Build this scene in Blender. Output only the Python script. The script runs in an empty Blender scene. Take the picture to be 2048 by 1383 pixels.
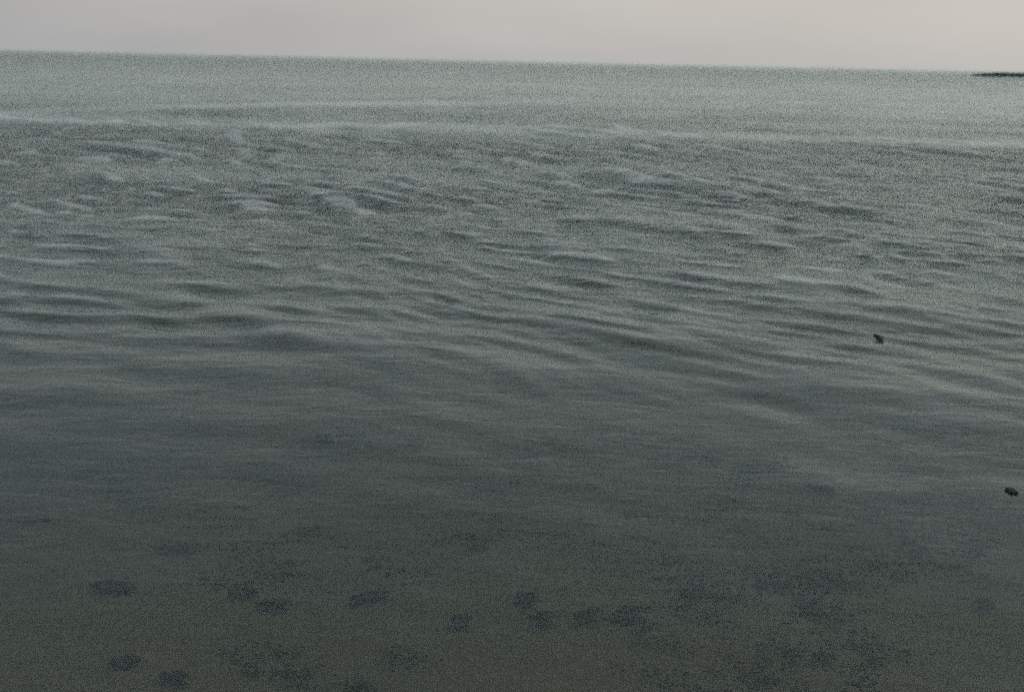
import bpy, bmesh, math, random
import numpy as np
from mathutils import Vector, Matrix, noise
R = math.radians
S = bpy.context.scene
COL = S.collection
random.seed(7)

# ------------------------------------------------------------------ camera
CAM_H = 3.0
PITCH, ROLL = math.atan(571.0 / 1991.0), R(1.23)
cp, sp, cr, sr = math.cos(PITCH), math.sin(PITCH), math.cos(ROLL), math.sin(ROLL)
FWD = Vector((0, cp, -sp)); R0 = Vector((1, 0, 0)); U0 = Vector((0, sp, cp))
CX = R0 * cr + U0 * sr
CY = -R0 * sr + U0 * cr
CPOS = Vector((0, 0, CAM_H))
cd = bpy.data.cameras.new("camera")
cam = bpy.data.objects.new("camera", cd); COL.objects.link(cam)
cam.matrix_world = Matrix(((CX.x, CY.x, -FWD.x, 0), (CX.y, CY.y, -FWD.y, 0), (CX.z, CY.z, -FWD.z, CAM_H), (0, 0, 0, 1)))
cd.sensor_width = 36.0; cd.lens = 35.0
cd.clip_start = 0.05; cd.clip_end = 90000
cd.dof.use_dof = True; cd.dof.focus_distance = 4.0; cd.dof.aperture_fstop = 2.8
S.camera = cam

# ------------------------------------------------------------------ sky, sun, exposure
SUN_EL, SUN_AZ = 48.0, 62.0            # azimuth measured from +Y (view direction) to the right
w = bpy.data.worlds.new("World"); S.world = w; w.use_nodes = True
nt = w.node_tree; N = nt.nodes; L = nt.links
for n in list(N): N.remove(n)
out = N.new('ShaderNodeOutputWorld'); bg = N.new('ShaderNodeBackground')
sky = N.new('ShaderNodeTexSky'); sky.sky_type = 'NISHITA'; sky.sun_disc = False
sky.sun_elevation = R(SUN_EL); sky.sun_rotation = R(SUN_AZ); sky.dust_density = 4.0
tc = N.new('ShaderNodeTexCoord')
# cloud sheet: soft brightening towards the hidden sun, slightly greyer at the horizon
dot = N.new('ShaderNodeVectorMath'); dot.operation = 'DOT_PRODUCT'
dot.inputs[1].default_value = (math.sin(R(SUN_AZ)), math.cos(R(SUN_AZ)), 0.35)
L.new(tc.outputs['Generated'], dot.inputs[0])
ramp = N.new('ShaderNodeValToRGB')
ramp.color_ramp.elements[0].position = 0.0; ramp.color_ramp.elements[0].color = (0.475, 0.470, 0.462, 1)
ramp.color_ramp.elements[1].position = 0.86; ramp.color_ramp.elements[1].color = (0.645, 0.608, 0.560, 1)
L.new(dot.outputs['Value'], ramp.inputs[0])
sep = N.new('ShaderNodeSeparateXYZ'); L.new(tc.outputs['Generated'], sep.inputs[0])
el = N.new('ShaderNodeMapRange'); el.inputs['From Min'].default_value = -0.01; el.inputs['From Max'].default_value = 0.09
L.new(sep.outputs['Z'], el.inputs['Value'])
elc = N.new('ShaderNodeMix'); elc.data_type = 'RGBA'; elc.blend_type = 'MIX'
elc.inputs[6].default_value = (0.855, 0.875, 0.91, 1); elc.inputs[7].default_value = (1.0, 0.985, 0.96, 1)
L.new(el.outputs[0], elc.inputs[0])
mul = N.new('ShaderNodeMix'); mul.data_type = 'RGBA'; mul.blend_type = 'MULTIPLY'; mul.inputs[0].default_value = 1
el2 = N.new('ShaderNodeMapRange'); el2.inputs['From Min'].default_value = 0.08; el2.inputs['From Max'].default_value = 0.40
L.new(sep.outputs['Z'], el2.inputs['Value'])
elh = N.new('ShaderNodeMix'); elh.data_type = 'RGBA'; elh.inputs[7].default_value = (0.79, 0.93, 1.06, 1)
L.new(el2.outputs[0], elh.inputs[0]); L.new(elc.outputs[2], elh.inputs[6])
L.new(ramp.outputs[0], mul.inputs[6]); L.new(elh.outputs[2], mul.inputs[7])
cn = N.new('ShaderNodeTexNoise'); cn.inputs['Scale'].default_value = 5.0; cn.inputs['Detail'].default_value = 5
mp = N.new('ShaderNodeMapping'); mp.inputs['Scale'].default_value = (1, 1, 3)
L.new(tc.outputs['Generated'], mp.inputs[0]); L.new(mp.outputs[0], cn.inputs['Vector'])
cm = N.new('ShaderNodeMapRange'); cm.inputs['From Min'].default_value = 0.3; cm.inputs['From Max'].default_value = 0.7
cm.inputs['To Min'].default_value = 9.5; cm.inputs['To Max'].default_value = 10.4
L.new(cn.outputs[0], cm.inputs['Value'])
sc_ = N.new('ShaderNodeVectorMath'); sc_.operation = 'SCALE'
L.new(mul.outputs[2], sc_.inputs[0]); L.new(cm.outputs[0], sc_.inputs['Scale'])
mx = N.new('ShaderNodeMix'); mx.data_type = 'RGBA'; mx.inputs[0].default_value = 0.95
L.new(sky.outputs[0], mx.inputs[6]); L.new(sc_.outputs[0], mx.inputs[7])
L.new(mx.outputs[2], bg.inputs[0]); bg.inputs[1].default_value = 0.1
L.new(bg.outputs[0], out.inputs[0])

sd = bpy.data.lights.new("sun", 'SUN'); sd.energy = 0.5; sd.angle = R(30); sd.color = (1, 0.96, 0.9)
so = bpy.data.objects.new("sun", sd); COL.objects.link(so)
d = Vector((math.sin(R(SUN_AZ)) * math.cos(R(SUN_EL)), math.cos(R(SUN_AZ)) * math.cos(R(SUN_EL)), math.sin(R(SUN_EL))))
so.rotation_euler = d.to_track_quat('Z', 'Y').to_euler()
S.view_settings.view_transform = 'Standard'; S.view_settings.look = 'None'
S.view_settings.exposure = 0.0; S.view_settings.gamma = 1.0
S.render.engine = 'CYCLES'
S.cycles.use_denoising = False
S.cycles.use_adaptive_sampling = True
S.cycles.adaptive_threshold = 0.12; S.cycles.adaptive_min_samples = 12
S.cycles.filter_width = 0.7
S.cycles.sample_clamp_indirect = 0
S.cycles.max_bounces = 6; S.cycles.transparent_max_bounces = 6
S.cycles.caustics_reflective = False; S.cycles.caustics_refractive = False

# ------------------------------------------------------------------ helpers
def ray(px, py):
    v = CX * ((px - 1024) / 1991.0) - CY * ((py - 691.5) / 1991.0) + FWD
    return v
def on_plane(px, py, z=0.0):
    v = ray(px, py); t = (z - CAM_H) / v.z
    return CPOS + v * t
SEA_Z0, SEA_SLOPE = -0.22, 0.02
def bed_z(y): return SEA_Z0 - SEA_SLOPE * max(y - 3.0, -2.0)
def on_bed(px, py):
    z = -0.4
    for _ in range(12):
        p = on_plane(px, py, z); z = bed_z(p.y)
    return p
def tag(o, label=None, cat=None, group=None, kind=None):
    if label: o['label'] = label
    if cat: o['category'] = cat
    if group: o['group'] = group
    if kind: o['kind'] = kind
def mat(name):
    m = bpy.data.materials.new(name); m.use_nodes = True
    for n in list(m.node_tree.nodes): m.node_tree.nodes.remove(n)
    return m, m.node_tree.nodes, m.node_tree.links

# ------------------------------------------------------------------ materials
def water_material():
    m, N, L = mat("sea_water")
    o = N.new('ShaderNodeOutputMaterial'); tc = N.new('ShaderNodeTexCoord')
    # wind patches: some areas carry more small ripples than others
    pm = N.new('ShaderNodeMapping'); pm.inputs['Scale'].default_value = (0.10, 0.16, 1); pm.inputs['Rotation'].default_value = (0, 0, R(-38))
    L.new(tc.outputs['Object'], pm.inputs[0])
    pn = N.new('ShaderNodeTexNoise'); pn.inputs['Scale'].default_value = 1; pn.inputs['Detail'].default_value = 3; pn.inputs['Distortion'].default_value = 0.8
    L.new(pm.outputs[0], pn.inputs['Vector'])
    pr = N.new('ShaderNodeMapRange'); pr.inputs['From Min'].default_value = 0.35; pr.inputs['From Max'].default_value = 0.65
    pr.inputs['To Min'].default_value = 1.1; pr.inputs['To Max'].default_value = 2.0
    L.new(pn.outputs[0], pr.inputs['Value'])
    # wind zones: calm by the shore, choppy over the shallows, smoother beyond, rough again far out
    sy = N.new('ShaderNodeSeparateXYZ'); L.new(tc.outputs['Object'], sy.inputs[0])
    zn = N.new('ShaderNodeTexNoise'); zn.inputs['Scale'].default_value = 0.045; zn.inputs['Detail'].default_value = 2; L.new(tc.outputs['Object'], zn.inputs['Vector'])
    za = N.new('ShaderNodeMath'); za.operation = 'MULTIPLY_ADD'; za.inputs[1].default_value = 0.16; za.inputs[2].default_value = 0.92; L.new(zn.outputs[0], za.inputs[0])
    zy = N.new('ShaderNodeMath'); zy.operation = 'MULTIPLY'; L.new(sy.outputs['Y'], zy.inputs[0]); L.new(za.outputs[0], zy.inputs[1])
    zm = N.new('ShaderNodeMath'); zm.operation = 'MAXIMUM'; zm.inputs[1].default_value = 1.0; L.new(zy.outputs[0], zm.inputs[0])
    zl = N.new('ShaderNodeMath'); zl.operation = 'LOGARITHM'; zl.inputs[1].default_value = 10000.0; L.new(zm.outputs[0], zl.inputs[0])
    zr = N.new('ShaderNodeValToRGB'); cr0 = zr.color_ramp
    def lp(d_): return math.log(d_) / math.log(10000.0)
    ZONES = [(4, 0.10), (9, 0.18), (14, 0.45), (22, 0.95), (38, 1.15), (41.5, 0.30), (45, 0.30), (49, 0.85), (58, 0.80), (70, 0.60), (120, 0.62), (220, 1.0), (500, 1.7)]
    cr0.elements[0].position = lp(ZONES[0][0]); cr0.elements[0].color = (ZONES[0][1],) * 3 + (1,)
    cr0.elements[1].position = lp(ZONES[-1][0]); cr0.elements[1].color = (ZONES[-1][1],) * 3 + (1,)
    for d_, v_ in ZONES[1:-1]:
        e_ = cr0.elements.new(lp(d_)); e_.color = (v_, v_, v_, 1)
    L.new(zl.outputs[0], zr.inputs[0])
    zp = N.new('ShaderNodeMath'); zp.operation = 'MULTIPLY'; L.new(zr.outputs[0], zp.inputs[0]); L.new(pr.outputs[0], zp.inputs[1])
    pr = zp
    # ripples
    def rip(sx, sy, rot, det, dist):
        mp = N.new('ShaderNodeMapping'); mp.inputs['Scale'].default_value = (sx, sy, 1); mp.inputs['Rotation'].default_value = (0, 0, R(rot))
        L.new(tc.outputs['Object'], mp.inputs[0])
        n = N.new('ShaderNodeTexNoise'); n.inputs['Scale'].default_value = 1; n.inputs['Detail'].default_value = det; n.inputs['Distortion'].default_value = dist
        L.new(mp.outputs[0], n.inputs['Vector']); return n
    a = rip(2.2, 5.5, 40, 4, 0.5)
    b = rip(6.0, 12.0, 4, 3, 0.6)
    b1 = N.new('ShaderNodeBump'); b1.inputs['Distance'].default_value = 0.045; L.new(a.outputs[0], b1.inputs['Height']); L.new(pr.outputs[0], b1.inputs['Strength'])
    b2 = N.new('ShaderNodeBump'); b2.inputs['Distance'].default_value = 0.012; L.new(b.outputs[0], b2.inputs['Height']); L.new(pr.outputs[0], b2.inputs['Strength'])
    L.new(b1.outputs[0], b2.inputs['Normal'])
    c_ = rip(38.0, 60.0, 15, 2, 0.2)
    b3 = N.new('ShaderNodeBump'); b3.inputs['Distance'].default_value = 0.0022; L.new(c_.outputs[0], b3.inputs['Height']); L.new(pr.outputs[0], b3.inputs['Strength'])
    L.new(b2.outputs[0], b3.inputs['Normal']); b2 = b3
    fr = N.new('ShaderNodeFresnel'); fr.inputs['IOR'].default_value = 1.333; L.new(b2.outputs[0], fr.inputs['Normal'])
    gl = N.new('ShaderNodeBsdfGlossy'); gl.inputs['Roughness'].default_value = 0.10; gl.inputs['Color'].default_value = (0.875, 0.985, 0.965, 1)
    L.new(b2.outputs[0], gl.inputs['Normal'])
    # silty body colour with large soft clouds of silt
    sm = N.new('ShaderNodeMapping'); sm.inputs['Scale'].default_value = (0.35, 0.2, 1); L.new(tc.outputs['Object'], sm.inputs[0])
    sn = N.new('ShaderNodeTexNoise'); sn.inputs['Scale'].default_value = 1; sn.inputs['Detail'].default_value = 3; L.new(sm.outputs[0], sn.inputs['Vector'])
    cr_ = N.new('ShaderNodeValToRGB')
    cr_.color_ramp.elements[0].position = 0.35; cr_.color_ramp.elements[0].color = (0.046, 0.056, 0.055, 1)
    cr_.color_ramp.elements[1].position = 0.68; cr_.color_ramp.elements[1].color = (0.062, 0.066, 0.056, 1)
    L.new(sn.outputs[0], cr_.inputs[0])
    df = N.new('ShaderNodeBsdfDiffuse'); L.new(cr_.outputs[0], df.inputs[0])
    tr = N.new('ShaderNodeBsdfTransparent'); tr.inputs[0].default_value = (0.86, 0.88, 0.80, 1)
    body = N.new('ShaderNodeMixShader'); body.inputs[0].default_value = 0.62
    L.new(df.outputs[0], body.inputs[1]); L.new(tr.outputs[0], body.inputs[2])
    mix = N.new('ShaderNodeMixShader'); L.new(fr.outputs[0], mix.inputs[0]); L.new(body.outputs[0], mix.inputs[1]); L.new(gl.outputs[0], mix.inputs[2])
    at = N.new('ShaderNodeAttribute'); at.attribute_name = 'foam_sheen'  # holds crest foam plus the painted sheen of the swell backs
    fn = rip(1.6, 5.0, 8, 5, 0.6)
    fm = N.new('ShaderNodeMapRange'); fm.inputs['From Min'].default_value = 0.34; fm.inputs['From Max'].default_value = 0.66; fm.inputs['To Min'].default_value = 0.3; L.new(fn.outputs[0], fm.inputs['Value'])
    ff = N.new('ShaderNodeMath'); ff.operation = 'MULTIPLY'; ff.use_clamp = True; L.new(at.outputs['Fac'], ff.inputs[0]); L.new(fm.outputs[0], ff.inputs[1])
    fd = N.new('ShaderNodeBsdfDiffuse'); fd.inputs[0].default_value = (0.70, 0.72, 0.70, 1)  # pale diffuse colour for foam, and for sky sheen painted on
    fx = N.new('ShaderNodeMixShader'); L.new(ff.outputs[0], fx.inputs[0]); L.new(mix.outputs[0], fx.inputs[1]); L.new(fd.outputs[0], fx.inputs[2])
    L.new(fx.outputs[0], o.inputs[0])
    return m

def noise_material(name, c1, c2, scale, rough=0.8, bump=0.4, wet=0.5):
    m, N, L = mat(name)
    o = N.new('ShaderNodeOutputMaterial'); tc = N.new('ShaderNodeTexCoord')
    n = N.new('ShaderNodeTexNoise'); n.inputs['Scale'].default_value = scale; n.inputs['Detail'].default_value = 6
    L.new(tc.outputs['Object'], n.inputs['Vector'])
    r = N.new('ShaderNodeValToRGB'); r.color_ramp.elements[0].position = 0.35; r.color_ramp.elements[1].position = 0.68
    r.color_ramp.elements[0].color = (*c1, 1); r.color_ramp.elements[1].color = (*c2, 1)
    L.new(n.outputs[0], r.inputs[0])
    p = N.new('ShaderNodeBsdfPrincipled'); p.inputs['Roughness'].default_value = rough
    p.inputs['Specular IOR Level'].default_value = wet
    b = N.new('ShaderNodeBump'); b.inputs['Strength'].default_value = bump; b.inputs['Distance'].default_value = 0.02
    L.new(n.outputs[0], b.inputs['Height']); L.new(b.outputs[0], p.inputs['Normal'])
    L.new(r.outputs[0], p.inputs['Base Color']); L.new(p.outputs[0], o.inputs[0])
    return m
M_WATER = water_material()
M_BED = noise_material("silty_sand", (0.10, 0.095, 0.066), (0.17, 0.155, 0.10), 1.6)
def near_shore_sand():
    N = M_BED.node_tree.nodes; L = M_BED.node_tree.links
    p = next(n for n in N if n.type == 'BSDF_PRINCIPLED'); src = p.inputs['Base Color'].links[0].from_socket
    tc = N.new('ShaderNodeTexCoord'); sp = N.new('ShaderNodeSeparateXYZ'); L.new(tc.outputs['Object'], sp.inputs[0])
    nn = N.new('ShaderNodeTexNoise'); nn.inputs['Scale'].default_value = 0.9; nn.inputs['Detail'].default_value = 4; L.new(tc.outputs['Object'], nn.inputs['Vector'])
    ad = N.new('ShaderNodeMath'); ad.operation = 'MULTIPLY_ADD'; ad.inputs[1].default_value = 2.4; L.new(nn.outputs[0], ad.inputs[0]); L.new(sp.outputs['Y'], ad.inputs[2])
    mr = N.new('ShaderNodeMapRange'); mr.inputs['From Min'].default_value = 5.0; mr.inputs['From Max'].default_value = 8.2; L.new(ad.outputs[0], mr.inputs['Value'])
    mx = N.new('ShaderNodeMix'); mx.data_type = 'RGBA'; mx.inputs[6].default_value = (0.25, 0.225, 0.130, 1)   # cleaner, paler sand by the shore
    L.new(mr.outputs[0], mx.inputs[0]); L.new(src, mx.inputs[7]); L.new(mx.outputs[2], p.inputs['Base Color'])
near_shore_sand()
M_WEED = noise_material("dark_weed", (0.030, 0.026, 0.015), (0.075, 0.058, 0.034), 6.0, 0.9, 0.2, 0.1)
M_TIP = noise_material("black_weedy_rock", (0.004, 0.005, 0.004), (0.012, 0.013, 0.010), 14.0, 0.6)
M_WOOD = noise_material("soaked_wood", (0.008, 0.008, 0.007), (0.022, 0.018, 0.014), 30.0, 0.7)
M_WALL = noise_material("hazed_breakwater_rock", (0.026, 0.048, 0.060), (0.046, 0.072, 0.082), 0.5, 0.9, 0.8, 0.2)  # distance haze mixed into the rock colours, paler and bluer

# ------------------------------------------------------------------ water surface
rng = np.random.default_rng(11)
def spectrum(n, lmin, lmax, ang, spread, slope):
    lam = np.exp(rng.uniform(math.log(lmin), math.log(lmax), n))
    th = R(ang) + R(spread) * rng.standard_normal(n)
    k = 2 * math.pi / lam
    amp = slope / k * math.sqrt(2.0 / n) * rng.uniform(0.6, 1.4, n)
    return lam, k * np.cos(th), k * np.sin(th), amp, rng.uniform(0, 2 * math.pi, n)
# angle = direction of travel in the ground plane, from +X
# each set: waves, near limit, full from, full to, far limit (metres from the shore): chop grows longer offshore
SETS = [(spectrum(56, 0.40, 1.10, 50, 20, 0.100), 6, 15, 20, 27),
        (spectrum(60, 0.70, 1.60, 38, 20, 0.140), 14, 22, 30, 42),
        (spectrum(60, 1.15, 2.80, 30, 18, 0.105), 24, 34, 46, 60),
        (spectrum(30, 0.45, 1.80, 86, 9, 0.042), 4, 14, 40, 70),     # chop parallel to the shore
        (spectrum(16, 2.40, 7.00, 64, 14, 0.018), 2, 20, 60, 200),   # longer undulation
        (spectrum(10, 9.00, 30.0, 90, 5, 0.010), 5, 30, 9e3, 1e4)]   # swell
def ridge_curve(pts, zc=0.0):
    g = [on_plane(x, y, zc) for x, y in pts]
    g.sort(key=lambda p: p.x / p.y)
    return np.array([p.x / p.y for p in g]), np.array([p.y for p in g])
# long swell lines: crest polyline in the ground plane, height, front (near) and back (far) length, fade
RIDGES = [
    (ridge_curve([(-200, 214), (160, 209), (600, 202), (1000, 197), (1400, 208), (1900, 218), (2200, 222)], 0.35), 0.50, 9.0, 3.5),
    (ridge_curve([(-200, 236), (0, 241), (300, 249), (800, 250), (1100, 256), (1500, 272), (2200, 300)], 0.2), 0.28, 4.0, 1.8),
    (ridge_curve([(-200, 150), (500, 158), (1024, 166), (1600, 172), (2200, 180)]), 0.30, 40.0, 20.0),
]
# short swell backs: crest from pixel a to pixel b (on the ground), height, front and back length in metres
def seg(a, b, A, wf, wb):
    p = on_plane(*a); q = on_plane(*b); return (p.x, p.y, q.x, q.y, A, wf, wb)
SEGS = [seg((440, 622), (780, 722), 0.055, 0.35, 1.0), seg((1050, 625), (1460, 705), 0.060, 0.4, 1.2),
        seg((1440, 600), (2000, 660), 0.045, 0.4, 1.1), seg((1560, 965), (1860, 1005), 0.016, 0.15, 0.5),
        seg((600, 385), (720, 410), 0.10, 0.5, 1.8), seg((1080, 480), (1260, 530), 0.08, 0.5, 1.5),
        seg((1100, 345), (1420, 375), 0.12, 0.7, 2.4), seg((280, 490), (420, 512), 0.06, 0.4, 1.2),
        seg((1500, 560), (1760, 590), 0.05, 0.4, 1.0), seg((120, 330), (230, 365), 0.10, 0.6, 1.6), seg((820, 690), (1120, 780), 0.03, 0.3, 0.9),
        seg((1500, 740), (1980, 850), 0.035, 0.35, 1.1), seg((1100, 440), (1500, 470), 0.08, 0.5, 1.6), seg((1560, 400), (1900, 440), 0.08, 0.6, 1.8)]
def height(x, y, sp_, foam_sheen=False):
    """sea height at ground points, sp_ = local mesh spacing so that unresolved waves drop out"""
    z = np.zeros_like(x)
    # gentle warp keeps crests short and uneven
    wx = 0.35 * np.sin(0.55 * y + 0.9 * np.sin(0.31 * x)) + 0.25 * np.sin(0.83 * x + 1.3)
    wy = 0.30 * np.sin(0.62 * x + 0.7 * np.sin(0.42 * y)) + 0.2 * np.sin(1.1 * y + 0.4)
    dist = np.hypot(x, y); chop = np.zeros_like(x)
    for si, ((lam, kx, ky, amp, ph), n0, n1, f1, f0) in enumerate(SETS):
        a_ = np.clip((dist - n0) / (n1 - n0), 0, 1); b_ = np.clip((f0 - dist) / (f0 - f1), 0, 1)
        env = (0.10 + 0.90 * a_ * a_ * (3 - 2 * a_)) * b_
        # wave groups
        grp = 0.75 + 0.6 * np.sin(0.23 * x + 0.31 * y + si * 2.1) * np.sin(0.37 * x - 0.17 * y + si)
        acc = np.zeros_like(x)
        rows = np.where(env.max(axis=-1) > 0)[0] if x.ndim == 2 else None
        if rows is not None and len(rows) == 0: continue
        sl = slice(rows[0], rows[-1] + 1) if rows is not None else slice(None)
        xs_, ys_, sps = (x + wx)[sl], (y + wy)[sl], sp_[sl]
        for l, a, b, A, p in zip(lam, kx, ky, amp, ph):
            f = np.clip(l / (3.0 * sps) - 1.0, 0, 1)
            c = np.sin(a * xs_ + b * ys_ + p)
            acc[sl] += A * f * (c + 0.30 * (c * c - 0.5))
        t_ = acc * np.clip(grp, 0.55, 1.2) * env
        if si < 3: chop += t_ / (0.0175 * float(np.mean(lam)) * (0.10, 0.14, 0.105)[si] / 0.11) * 0.5
        z += t_
    q = x / np.maximum(y, 0.5)
    for (qs, ys), A, wf, wb in RIDGES:
        yc = np.interp(q, qs, ys)
        dd = y - yc
        along = 0.7 + 0.3 * np.sin(x * 0.11 + A * 30) * np.sin(x * 0.043 + 1.0)
        prof = np.where(dd < 0, np.exp(-(dd / wf) ** 2), np.exp(-(dd / wb) ** 2))
        z += A * along * prof * (y > 2)
    painted_sheen = np.zeros_like(x)
    for x0, y0, x1, y1, A, wf, wb in SEGS:
        L_ = math.hypot(x1 - x0, y1 - y0); ux, uy = (x1 - x0) / L_, (y1 - y0) / L_
        t = ((x - x0) * ux + (y - y0) * uy) / L_; dd = -(x - x0) * uy + (y - y0) * ux
        if ux < 0: dd = -dd
        dd = dd + 0.12 * np.sin(2.1 * x) + 0.08 * np.sin(3.7 * x + 1.9 * y)
        win = np.exp(-(np.abs(t - 0.5) / 0.5) ** 4)
        pf = np.where(dd < 0, np.exp(-(dd / wf) ** 2), np.exp(-(dd / (wb * 1.3)) ** 2))
        painted_sheen = painted_sheen + 0.15 * win * pf * (0.5 if y0 < 8 else 1.0) * (0.55 + 0.45 * np.sin(5.1 * x + 6.5 * y + 1.3 * np.sin(2.3 * x - 1.7 * y)))  # sky sheen on the swell backs, painted as pale soft patches
        z += A * win * np.where(dd < 0, np.exp(-(dd / wf) ** 2), np.exp(-(dd / wb) ** 2))
    if foam_sheen:
        fo = np.zeros_like(x)
        for (qs, ys), lo, hi, wd, amt in FOAMS:
            dd = y - np.interp(q, qs, ys) - 0.5 * np.sin(x * 0.35) - 0.3 * np.sin(x * 0.9 + 1)
            e = np.clip((q - lo) / 0.08, 0, 1) * np.clip((hi - q) / 0.25, 0, 1)
            fo += amt * e * np.exp(-(dd / wd) ** 2) * (0.7 + 0.3 * np.sin(x * 0.23 + 2 * wd))
        fo += 0.42 * np.clip((chop - FOAM_T) / 0.5, 0, 1) * np.clip((y - 9) / 6, 0, 1) * np.clip((60 - y) / 12, 0, 1)
        fo += np.clip(painted_sheen, 0, 0.16)  # painted sheen added on top of the foam
        return z, fo
    return z
FOAM_T = 0.34
FOAMS = [(ridge_curve([(-200, 236), (0, 241), (200, 248), (600, 251), (900, 247), (1300, 252), (2200, 272)], 0.20), -0.9, 0.24, 0.8, 0.95),
         (ridge_curve([(-200, 222), (160, 213), (600, 206), (1000, 201), (1400, 210), (2200, 214)], 0.42), -0.9, 0.24, 1.7, 0.85),
         (ridge_curve([(-200, 215), (1300, 196), (1500, 205), (2200, 212)]), 0.15, 0.9, 3.0, 0.25)]

def build_water():
    # rows: even in depression angle, so that the sheet is fine near the shore and coarse out at sea
    dep = np.concatenate([np.linspace(R(62), R(36), 50, endpoint=False), np.linspace(R(36), R(0.3), 1800, endpoint=False),
                          np.geomspace(R(0.3), R(0.004), 40)])
    rad = CAM_H / np.tan(dep)
    ang = np.concatenate([np.linspace(-180, -40, 60, endpoint=False), np.linspace(-40, 40, 900, endpoint=False), np.linspace(40, 180, 60)])
    ang = np.radians(ang[:-1]); nc = len(ang); nr = len(rad)
    RR, AA = np.meshgrid(rad, ang, indexing='ij')
    X = RR * np.sin(AA); Y = RR * np.cos(AA)
    dr = np.gradient(rad); da = np.gradient(ang)
    SP = np.maximum(np.abs(dr)[:, None] * 0.85, RR * np.abs(da)[None, :])
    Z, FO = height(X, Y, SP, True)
    co = np.stack([X, Y, Z], -1).reshape(-1, 3)
    co = np.vstack([co, [[0, 0, 0]]])
    i = np.arange(nr - 1)[:, None] * nc; j = np.arange(nc)[None, :]; jn = (j + 1) % nc
    q = np.stack([i + j, i + jn, i + nc + jn, i + nc + j], -1).reshape(-1, 4)[:, ::-1]
    tri = np.stack([np.full(nc, nr * nc), np.arange(nc), (np.arange(nc) + 1) % nc], -1)[:, ::-1]
    me = bpy.data.meshes.new("water")
    me.vertices.add(len(co)); me.vertices.foreach_set("co", co.astype(np.float32).ravel())
    loops = np.concatenate([q.ravel(), tri.ravel()]).astype(np.int32)
    me.loops.add(len(loops)); me.loops.foreach_set("vertex_index", loops)
    starts = np.concatenate([np.arange(len(q)) * 4, len(q) * 4 + np.arange(len(tri)) * 3]).astype(np.int32)
    me.polygons.add(len(starts)); me.polygons.foreach_set("loop_start", starts)
    me.polygons.foreach_set("use_smooth", np.ones(len(starts), bool))
    me.update(calc_edges=True); me.validate()
    at = me.attributes.new('foam_sheen', 'FLOAT', 'POINT'); at.data.foreach_set('value', np.append(FO.ravel(), 0).astype(np.float32))
    # normals up
    if me.polygons[1000].normal.z < 0: me.flip_normals()
    me.materials.append(M_WATER)
    o = bpy.data.objects.new("water", me); COL.objects.link(o); tag(o, kind='structure')
    return o
build_water()

def build_bed():
    ys = np.concatenate([np.linspace(-6, 30, 180), np.geomspace(31, 60000, 50)])
    xs = np.concatenate([-np.geomspace(60000, 16, 30), np.linspace(-15, 15, 150), np.geomspace(16, 60000, 30)])
    bm = bmesh.new(); rows = []
    for y in ys:
        r = []
        for x in xs:
            z = bed_z(min(y, 200))
            if abs(x) < 16 and y < 30:
                z += 0.05 * noise.noise(Vector((x * 0.7, y * 0.7, 3))) + 0.02 * noise.noise(Vector((x * 2.3, y * 2.3, 9)))
            r.append(bm.verts.new((x, y, z)))
        rows.append(r)
    for a, b in zip(rows, rows[1:]):
        for k in range(len(a) - 1):
            bm.faces.new((a[k], a[k + 1], b[k + 1], b[k]))
    me = bpy.data.meshes.new("seabed"); bm.to_mesh(me); bm.free()
    for p in me.polygons: p.use_smooth = True
    me.materials.append(M_BED)
    o = bpy.data.objects.new("seabed", me); COL.objects.link(o); tag(o, kind='structure')
build_bed()

# ------------------------------------------------------------------ breakwater on the horizon
def build_breakwater():
    D0 = 560.0
    a = on_plane(1944, 152.5); a = Vector((a.x, a.y, 0)) ; k = D0 / a.y; a = a * k
    dirv = Vector((1, -0.03, 0)).normalized(); nrm = Vector((-dirv.y, dirv.x, 0))
    bm = bmesh.new(); rows = []; n = 240; Lw = 190.0
    rr = random.Random(3)
    for i in range(n + 1):
        t = i / n; s = t * Lw
        taper = min(1, s / 16.0) ** 0.6
        if i == n: taper = 0.3
        top = (1.9 + 0.15 * noise.noise(Vector((s * 0.04, 1, 0))) + 0.15 * noise.noise(Vector((s * 0.35, 5, 0)))) * (0.25 + 0.75 * taper)
        wv = 7.5 * (0.3 + 0.7 * taper)
        prof = [(-wv, -1.2), (-wv * 0.72, 0.4), (-wv * 0.42, top * 0.72), (-wv * 0.16, top), (wv * 0.16, top * 0.97), (wv * 0.45, top * 0.7), (wv * 0.8, 0.3), (wv, -1.2)]
        row = []
        for u, z in prof:
            j = Vector((rr.uniform(-.35, .35), rr.uniform(-.35, .35), rr.uniform(-.22, .22)))
            row.append(bm.verts.new(a + dirv * s + nrm * u + Vector((0, 0, z)) + j))
        rows.append(row)
    for p, q in zip(rows, rows[1:]):
        for k in range(len(p) - 1):
            bm.faces.new((p[k], q[k], q[k + 1], p[k + 1]))
    bm.faces.new(rows[0]); bm.faces.new(rows[-1][::-1])
    bmesh.ops.recalc_face_normals(bm, faces=bm.faces)
    me = bpy.data.meshes.new("breakwater"); bm.to_mesh(me); bm.free(); me.materials.append(M_WALL)
    o = bpy.data.objects.new("breakwater", me); COL.objects.link(o)
    tag(o, "long low dark breakwater lying along the horizon at the right edge", "breakwater")
build_breakwater()

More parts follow.
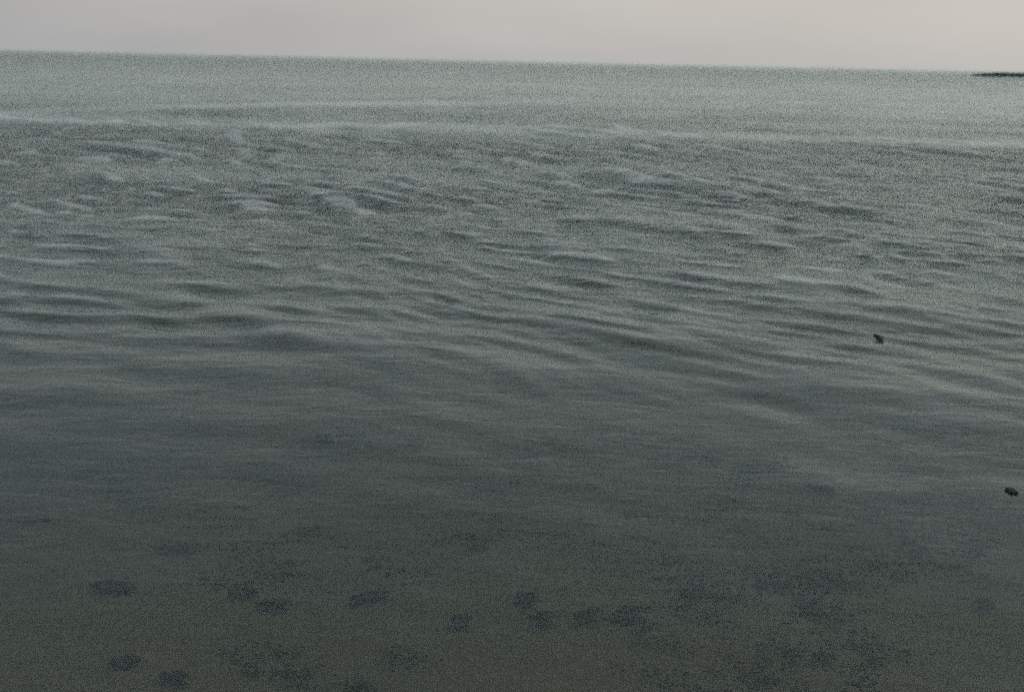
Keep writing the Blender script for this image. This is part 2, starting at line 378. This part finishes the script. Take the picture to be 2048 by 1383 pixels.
# ------------------------------------------------------------------ weed on the shallow bed
def scatter_bits(n, pos, r0, r1, seed, zf):
    """n small ragged blades / crumbs of weed; returns vertices and faces"""
    rr = random.Random(seed); vs = []; fs = []
    for _ in range(n):
        x, y = pos(rr); z = zf(rr); r = rr.uniform(r0, r1); a = rr.uniform(0, math.pi); e = rr.uniform(1.0, 2.4)
        ca, sa = math.cos(a), math.sin(a); b = len(vs); m = 5
        vs.append((x, y, z + r * rr.uniform(0.5, 1.1)))
        for k in range(m):
            t = 2 * math.pi * k / m + rr.uniform(-.3, .3); q = r * rr.uniform(0.7, 1.25)
            u, v = q * e * math.cos(t), q * math.sin(t)
            vs.append((x + u * ca - v * sa, y + u * sa + v * ca, z + r * rr.uniform(-0.15, 0.25)))
        vs.append((x, y, z - r * 0.6))
        for k in range(m):
            k2 = (k + 1) % m
            fs.append((b, b + 1 + k, b + 1 + k2)); fs.append((b + m + 1, b + 1 + k2, b + 1 + k))
    return vs, fs
def bits_object(name, vs, fs, m):
    me = bpy.data.meshes.new(name); me.from_pydata(vs, [], fs)
    for p in me.polygons: p.use_smooth = True
    me.materials.append(m)
    o = bpy.data.objects.new(name, me); COL.objects.link(o); return o

# (px, py, width px, height px, tilt deg, label)
PATCHES = [
    (548, 1217, 88, 22, 4, "dark elongated weed patch at lower left, right end of the long dark row"),
    (225, 1182, 110, 30, -6, "broad dark weed patch at the far lower left"),
    (485, 1194, 70, 22, 0, "narrow dark weed patch just above left of the elongated lower left one"),
    (350, 1104, 110, 16, 2, "thin faint weed patch above the row at the lower left"),
    (250, 1333, 80, 22, 0, "faint weed patch near the bottom edge at the left"),
    (352, 1364, 70, 24, -4, "faint weed patch cut close by the bottom edge at the left"),
    (740, 1200, 110, 18, 14, "thin weed patch slanting up to the right, left of the centre bottom"),
    (920, 1248, 54, 22, 0, "small weed patch low in the centre, below the slanting one"),
    (948, 1094, 44, 18, -22, "small slanting weed patch alone in the centre above the lower ones"),
    (1052, 1203, 56, 28, -4, "round weed patch low in the centre, left of the darkest one"),
    (1085, 1243, 56, 16, 10, "thin weed patch directly below the round one in the centre"),
    (1258, 1233, 74, 30, 6, "darkest broad weed patch low right of the centre"),
    (1170, 1238, 80, 14, 14, "thin weed patch touching the darkest centre one from the left"),
    (1548, 1177, 96, 24, -8, "long curved dark weed patch at lower right, upper end of the slanting row"),
    (1612, 1212, 60, 30, -14, "dark weed patch below the long curved one at lower right"),
    (1648, 1240, 90, 26, -18, "weed patch at the lower end of the slanting row at lower right"),
    (1582, 1322, 40, 18, 0, "smaller of the two weed patches near the bottom edge at the right"),
    (1645, 1326, 60, 20, -6, "wider of the two weed patches near the bottom edge at the right"),
    (1968, 1217, 46, 30, -16, "soft round weed patch at lower right near the frame edge"),
    (1955, 1092, 110, 16, 2, "long thin weed patch near the right edge, below the black rock"),
    (1490, 955, 90, 36, -10, "broad weed patch left of the pale patch at middle right"),
    (1562, 934, 26, 16, 0, "tiny round weed patch at the left rim of the pale patch"),
    (1640, 984, 80, 22, -14, "weed patch under the pale patch at middle right"),
    (1800, 950, 90, 24, -14, "slanting weed patch right of the pale patch"),
    (1866, 990, 70, 16, -2, "thin weed patch between the pale patch and the black rock"),
    (1424, 925, 40, 24, -20, "small weed patch at middle right, farthest left of its cluster"),
    (1378, 910, 26, 16, -10, "tiny weed patch beside the cluster at middle right"),
    (650, 884, 40, 18, -16, "tiny faint weed patch at middle left, far above the others"),
    (830, 884, 50, 14, 0, "faint thin weed patch at the middle, right of the tiny one"),
    (1110, 890, 80, 16, -22, "faint slanting weed patch right of the picture centre"),
    (170, 955, 70, 16, 0, "faint weed patch alone at the left in the middle distance"),
]
GRP = "dark weed patches on the shallow sea bed"
for i, (px, py, wp, hp, tilt, lab) in enumerate(PATCHES):
    c = on_bed(px, py); e1 = on_bed(px + wp * 0.5, py - math.tan(R(tilt)) * wp * 0.5)
    u = (e1 - c); u.z = 0; half = u.length
    deep = max(0.04, 0.72 * (on_bed(px, py - hp * 0.5) - c).length * abs(math.cos(math.atan2(u.y, u.x))))
    yaw = math.atan2(u.y, u.x)
    cl = [(random.gauss(0, 0.30), random.gauss(0, 0.35), random.uniform(0.30, 0.50)) for _ in range(6)]
    def pos(r, half=half, deep=deep, cl=cl):
        while True:
            a, b, w_ = r.choice(cl)
            a += r.gauss(0, w_); b += r.gauss(0, w_ + 0.1)
            if a * a + b * b < 1.0: return a * half * 0.88, b * deep * 0.85
    n = int(min(1500, 110 + 9000 * half * deep))
    vs, fs = scatter_bits(n, pos, 0.006, 0.015, 100 + i, lambda r: 0.004 + 0.02 * r.random())
    o = bits_object("seaweed_patch", vs, fs, M_WEED)
    o.location = (c.x, c.y, bed_z(c.y) + 0.025); o.rotation_euler = (0, 0, yaw)
    tag(o, lab, "seaweed", GRP)
# loose weed crumbs nobody could count, thicker in drifts
rr = random.Random(5); pts = []
for _ in range(330):
    y = 4.0 + 6.0 * rr.random() ** 0.85; q = rr.uniform(-0.62, 0.62) if rr.random() < 0.55 else rr.uniform(0.0, 0.62)
    x = q * y; v = noise.noise(Vector((x * 0.8, y * 1.1, 17.7)))
    if v < -0.12: continue
    ln = rr.uniform(0.05, 0.20); dp = rr.uniform(0.02, 0.06); th = rr.gauss(-0.25, 0.5)
    for k in range(int(30 + 1500 * ln * dp * 4)):
        u = rr.gauss(0, ln); w_ = rr.gauss(0, dp) + 0.04 * math.sin(u * 14 + y * 5)
        pts.append((x + u * math.cos(th) - w_ * math.sin(th), y + u * math.sin(th) + w_ * math.cos(th)))
print("loose bits", len(pts))
it = iter(pts); cur = [0, 0]
def nxt(r):
    cur[:] = next(it); return cur[0], cur[1]
vs, fs = scatter_bits(len(pts), nxt, 0.005, 0.011, 9, lambda r: bed_z(cur[1]) + 0.012)
o = bits_object("loose_weed", vs, fs, M_WEED); tag(o, kind='stuff')

# small dark clump afloat near the right edge
hz = float(height(np.array([2.0]), np.array([6.0]), np.array([0.02]))[0])
c = on_plane(2023, 983, 0.0)
hz = float(height(np.array([c.x]), np.array([c.y]), np.array([0.02]))[0])
c = on_plane(2023, 983, hz)
v_, f_ = scatter_bits(260, lambda r: (r.gauss(0, 0.014), r.gauss(0, 0.022)), 0.006, 0.012, 77, lambda r: 0.012 - 0.022 * r.random())
o = bits_object("seaweed_clump", v_, f_, M_TIP)
o.location = (c.x, c.y, hz); o.rotation_euler = (0, 0, -0.3)
tag(o, "small black clump of weed afloat near the right edge", "seaweed")

# piece of driftwood floating
def build_stick():
    a = on_plane(1749, 669, 0.015); b = on_plane(1769, 684, 0.015)
    v = b - a; Ls = v.length; c = (a + b) / 2
    # an image diagonal is a long line on the ground; keep a believable length
    bm = bmesh.new(); rings = []; n = 22; m = 10
    for i in range(n + 1):
        t = i / n
        r = 0.019 * (0.35 + 0.65 * math.sin(math.pi * min(1, 0.12 + t * 0.86)) ** 0.6) * (1 - 0.3 * t)
        cx = (t - 0.5) * Ls; cy = 0.012 * math.sin(t * 4.2); cz = 0.012 * math.sin(t * 3.0 + 0.4)
        ring = [bm.verts.new((cx, cy + r * math.cos(2 * math.pi * k / m) * (1 + 0.15 * noise.noise(Vector((t * 5, k, 0)))), cz + r * math.sin(2 * math.pi * k / m))) for k in range(m)]
        rings.append(ring)
    for p, q in zip(rings, rings[1:]):
        for k in range(m): bm.faces.new((p[k], q[k], q[(k + 1) % m], p[(k + 1) % m]))
    bm.faces.new(rings[0][::-1]); bm.faces.new(rings[-1])
    # a broken side stub
    st = []
    for i in range(5):
        t = i / 4; r = 0.011 * (1 - 0.55 * t)
        st.append([bm.verts.new((-0.05 * Ls + 0.03 * t + r * math.cos(2 * math.pi * k / 6), 0.035 * t + 0.01, 0.010 + 0.02 * t + r * math.sin(2 * math.pi * k / 6))) for k in range(6)])
    for p, q in zip(st, st[1:]):
        for k in range(6): bm.faces.new((p[k], q[k], q[(k + 1) % 6], p[(k + 1) % 6]))
    bm.faces.new(st[-1])
    bmesh.ops.recalc_face_normals(bm, faces=bm.faces)
    me = bpy.data.meshes.new("driftwood"); bm.to_mesh(me); bm.free()
    for p in me.polygons: p.use_smooth = True
    me.materials.append(M_WOOD)
    o = bpy.data.objects.new("driftwood", me); COL.objects.link(o)
    hz = float(height(np.array([c.x]), np.array([c.y]), np.array([0.02]))[0])
    c = on_plane(1759, 677, hz + 0.01)
    o.location = (c.x, c.y, hz + 0.008); o.rotation_euler = (0, 0, math.atan2(v.y, v.x))
    tag(o, "small dark piece of driftwood afloat at middle right", "driftwood")
build_stick()
